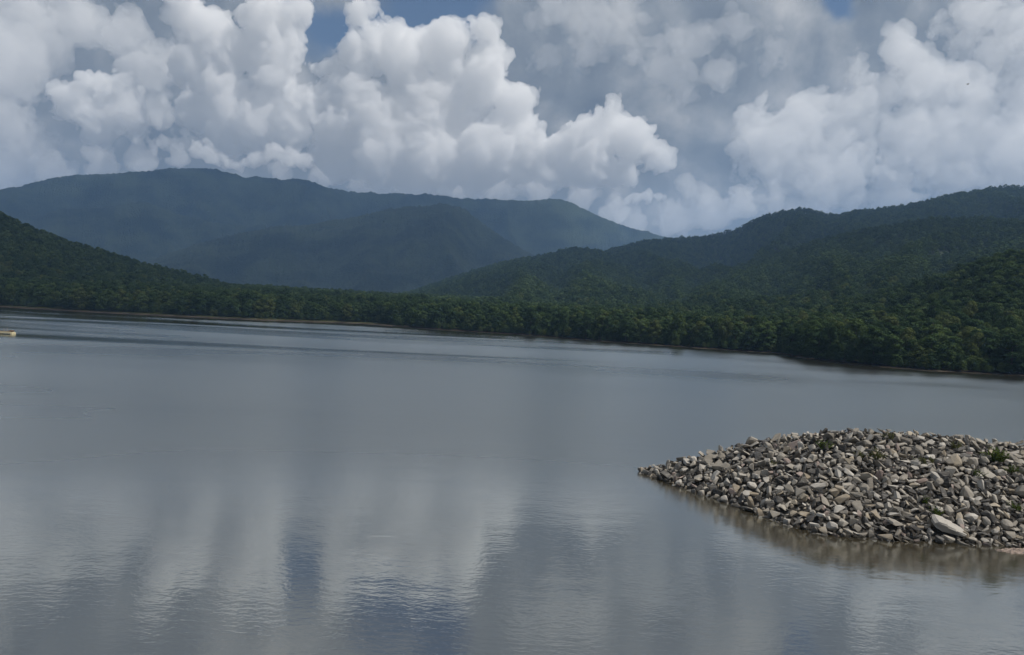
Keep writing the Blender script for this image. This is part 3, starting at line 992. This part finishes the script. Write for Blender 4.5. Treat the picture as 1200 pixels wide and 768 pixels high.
def cloud_from(cen, rad, label, seed, mat, place, step, amp, scale, k=0.16, floor=None):
    """balls (own units) -> one closed cumulus mesh with cauliflower relief"""
    import openvdb
    cen, rad = np.asarray(cen, float), np.asarray(rad, float)
    pad = amp * 2.2 + 6
    lo, hi = (cen - rad[:, None]).min(0) - pad, (cen + rad[:, None]).max(0) + pad
    n = np.ceil((hi - lo) / step).astype(int) + 1
    X, Z, Dp = np.meshgrid(*[(lo[q] + np.arange(n[q]) * step).astype(np.float32) for q in range(3)], indexing='ij')
    acc = np.zeros(X.shape, np.float32)
    for c, rr in zip(cen, rad):
        dd = np.sqrt((X - c[0]) ** 2 + (Z - c[1]) ** 2 + (Dp - c[2]) ** 2) - rr
        acc += np.exp(-np.clip(dd * k, -30, 30))
    f = (-np.log(acc + 1e-12) / k).astype(np.float32)
    near = np.abs(f) < pad
    xs, zs, ds = X[near] + seed * 91.7, Z[near], Dp[near]
    d = f[near]
    wx_ = fbm(xs / 45, zs / 45, ds / 45, 2) * 12
    d = d - amp * 1.3 * billow((xs + wx_) / (scale * 2), zs / (scale * 2), (ds + wx_) / (scale * 2), 2)
    d = d - amp * billow((xs + wx_) / scale, (zs + wx_) / scale, ds / scale, 4, 0.58)
    d = d - 3.2 * fbm(xs / 9, zs / 9, ds / 9, 3, 0.6)
    f[near] = d
    if floor is not None:
        f = np.maximum(f, (floor - Z) + 5 * fbm(X / 40, Dp / 40, 0.5, 3))
    f[0], f[-1], f[:, 0], f[:, -1], f[:, :, 0], f[:, :, -1] = 5, 5, 5, 5, 5, 5
    g = openvdb.FloatGrid(50.0)
    g.copyFromArray(np.ascontiguousarray(f.astype(np.float32)))
    pts, quads = g.convertToQuads(0.0)
    P = place(lo + pts * step)
    o = mesh_obj("cloud", P - P.mean(0), quads[:, ::-1].astype(np.int32), mat, smooth=True)
    o.location = P.mean(0)
    return tag(o, label, "cloud", "clouds over the mountains")


def make_cloud(blobs, label, seed, base_py=None, mat=None, step=1.8, amp=9.0, scale=24.0, Y=CLOUD_Y, k=0.2):
    B = [(b + (0,))[:4] for b in blobs]
    cen = [np.append(sky_pt(b[0], b[1], CLOUD_Y)[[0, 2]] / PXM, b[3]) for b in B]     # px units: x, z, depth
    rad = [b[2] for b in B]
    zf = None if base_py is None else sky_pt(600, base_py)[2] / PXM
    kk = Y / CLOUD_Y
    place = lambda p: np.stack([p[:, 0] * PXM * kk, Y + p[:, 2] * PXM * kk, p[:, 1] * PXM * kk], -1)
    return cloud_from(cen, rad, label, seed, mat or m_cloud, place, step, amp, scale, k, zf)


make_cloud([(628, 190, 26), (655, 172, 26), (690, 155, 28), (715, 145, 26), (740, 165, 30), (770, 182, 22), (690, 190, 38, 5), (650, 205, 22), (735, 205, 22), (790, 180, 10), (605, 205, 18)],
           "small bright cumulus cloud heaped above the far end of the mountain ridge", 1)
make_cloud([(393, 92, 20), (380, 118, 22), (402, 76, 14), (376, 84, 15), (388, 74, 13), (425, 12, 22), (440, 45, 24), (415, 55, 22), (420, 90, 26), (470, 64, 38), (520, 52, 34), (568, 36, 22), (575, 75, 26), (560, 100, 36), (600, 130, 32), (500, 130, 55, 20),
            (430, 130, 42), (400, 160, 34), (390, 190, 26), (450, 185, 44), (510, 185, 44), (570, 180, 44), (620, 175, 26), (555, 212, 22), (480, 215, 22)],
           "towering white cumulus cloud with a cauliflower top right of the blue gap", 2)
make_cloud([(215, 10, 28), (245, 35, 32), (225, 75, 30), (270, 60, 34), (310, 25, 34), (345, 10, 26), (345, 45, 24), (320, 80, 36), (265, 110, 36), (225, 130, 28), (300, 140, 40, 10),
            (350, 120, 26), (340, 155, 30), (260, 155, 30), (385, 175, 20)],
           "tall white cumulus cloud left of the blue gap, cut by the top edge", 3)
make_cloud([(75, 112, 20), (100, 105, 22), (130, 108, 24), (155, 105, 20), (110, 135, 28), (145, 135, 26), (160, 150, 18), (80, 130, 20), (120, 155, 22)],
           "low separate puffy cloud left of the tall white clouds", 4)
make_cloud([(8, 90, 40), (-20, 130, 50), (15, 150, 34), (40, 170, 30), (10, 195, 36), (60, 195, 22), (-40, 60, 60), (25, 60, 34)],
           "soft grey white cloud cut off by the left frame edge", 5, mat=m_thin, amp=11, scale=24, k=0.2)
make_cloud([(232, 172, 11), (250, 182, 11), (265, 190, 10), (282, 194, 9), (298, 188, 9), (322, 178, 13), (340, 184, 14), (358, 190, 12)],
           "string of low white wisps touching the mountain top", 6, amp=5, scale=18, step=1.7, Y=8600)
make_cloud([(734, 235, 6), (746, 231, 7), (760, 230, 8), (774, 231, 7)],
           "tiny flat white cloud just above the ridge's right end", 7, amp=3.5, scale=14, step=1.4, Y=8700)
make_cloud([(880, 165, 26), (905, 160, 24), (930, 170, 26), (960, 180, 28), (900, 190, 26), (870, 200, 18), (985, 165, 22), (1010, 75, 16), (1005, 95, 20), (990, 120, 22), (975, 145, 22),
            (960, 215, 30), (960, 240, 18), (1000, 195, 32)],
           "hazy white cloud bank above the right hand ridge", 8, mat=m_soft, amp=11, scale=22, k=0.2)
make_cloud([(1050, 150, 22), (1075, 145, 22), (1100, 150, 24), (1130, 140, 24), (1155, 135, 26), (1185, 140, 22), (1070, 175, 28), (1120, 175, 32), (1170, 175, 32), (1215, 150, 30), (1040, 200, 24), (1090, 205, 26), (1150, 210, 22)],
           "white cloud with a flat grey base over the right edge of the hills", 9, mat=m_soft, amp=11, scale=22, k=0.2)
make_cloud([(1115, 15, 18), (1135, 20, 20), (1160, 15, 24), (1190, 20, 28), (1170, 55, 26), (1150, 75, 22), (1195, 80, 30), (1230, 40, 40), (1100, 35, 18), (1125, 50, 22), (1175, 100, 22), (1140, -10, 24)],
           "bright cloud tower in the upper right corner", 10, mat=m_soft, amp=11, scale=22, k=0.2)
make_cloud([(380, 205, 24), (430, 212, 26), (480, 215, 28), (530, 215, 28), (580, 215, 28), (630, 218, 26), (680, 228, 24), (720, 245, 22), (330, 200, 18), (550, 190, 26), (480, 195, 26)],
           "low grey cloud base lying along the far mountain ridge", 13, mat=m_thin, amp=10, scale=24, Y=10500)
make_cloud([(740, 262, 26), (790, 258, 28), (830, 245, 28), (870, 235, 26), (810, 225, 20), (910, 235, 20)],
           "soft pale cloud filling the dip where the two ridges meet", 15, mat=m_thin, amp=10, scale=24, Y=11000)
make_cloud([(890, 150, 34), (940, 140, 36), (1000, 150, 40), (1060, 160, 40), (1120, 165, 40), (1180, 170, 40), (920, 200, 36), (980, 210, 36), (1050, 215, 34), (1120, 210, 34), (1190, 205, 34), (1240, 160, 44),
            (1060, 60, 34), (1090, 100, 36), (1140, 110, 34), (1200, 110, 34), (1040, 110, 28)],
           "broad soft white cloud mass filling the sky behind the right hand cloud bank", 16, mat=m_soft, amp=13, scale=28, Y=11500, step=2.4)
make_cloud([(30, 20, 44), (90, 20, 40), (150, 40, 36), (20, 80, 40), (180, 80, 34), (180, 130, 34), (120, 190, 26), (60, 200, 30), (170, 185, 26), (60, 60, 36), (210, 180, 22)],
           "broad soft grey cloud behind the low puffy cloud at the upper left", 17, mat=m_thin, amp=13, scale=28, Y=11500, step=2.4)
make_cloud([(655, 10, 34), (700, 25, 36), (690, 60, 28), (735, 10, 28), (780, 80, 30), (810, 50, 34), (840, 90, 30), (800, 115, 24), (860, 30, 30), (905, 60, 26), (640, 60, 22), (745, 60, 22)],
           "faint soft cloud high in the grey sky above the dip between the ridges", 18, mat=m_faint, amp=14, scale=26, Y=12000, step=2.4)
# unseen deck added overhead to shade the far mountains, left shore and right hills
ov = [(RNG.uniform(-155, 235), 355 + RNG.uniform(-8, 8), RNG.uniform(150, 500)) for _ in range(165)]
ov += [(RNG.uniform(105, 190), 355 + RNG.uniform(-8, 8), RNG.uniform(-60, 45)) for _ in range(44)]
ov += [(RNG.uniform(115, 220), 355 + RNG.uniform(-8, 8), RNG.uniform(135, 245)) for _ in range(30)]
ov += [(RNG.uniform(240, 345), 355 + RNG.uniform(-8, 8), RNG.uniform(5, 150)) for _ in range(9)]
cloud_from(ov, RNG.uniform(18, 34, len(ov)), "added cloud deck higher than the frame, placed to shade the far mountains", 14, m_shade_deck,
           lambda p: np.stack([p[:, 0] * 11.0, p[:, 2] * 11.0, p[:, 1] * 11.0], -1), 4.0, 9.0, 30.0, 0.1)

#@@HAZE@@
# ------------------------------------------------------------------ haze over the lake and the mountains
m_haze, N = material("haze_air")
pv = N.n('ShaderNodeVolumePrincipled', ins={'Color': (0.37, 0.615, 1.0, 1), 'Density': 0.88e-4, 'Anisotropy': 0.0})
N.n('ShaderNodeOutputMaterial', ins={'Volume': pv.outputs[0]})
hx, hy0, hy1, hz0, hz1 = 7500, -600, 7600, -6.0, 1120.0
hv = [(-hx, hy0, hz0), (hx, hy0, hz0), (hx, hy1, hz0), (-hx, hy1, hz0), (-hx, hy0, hz1), (hx, hy0, hz1), (hx, hy1, hz1), (-hx, hy1, hz1)]
hf = [[3, 2, 1, 0], [4, 5, 6, 7], [0, 1, 5, 4], [1, 2, 6, 5], [2, 3, 7, 6], [3, 0, 4, 7]]
tag(mesh_obj("haze", hv, hf, m_haze), kind='stuff')
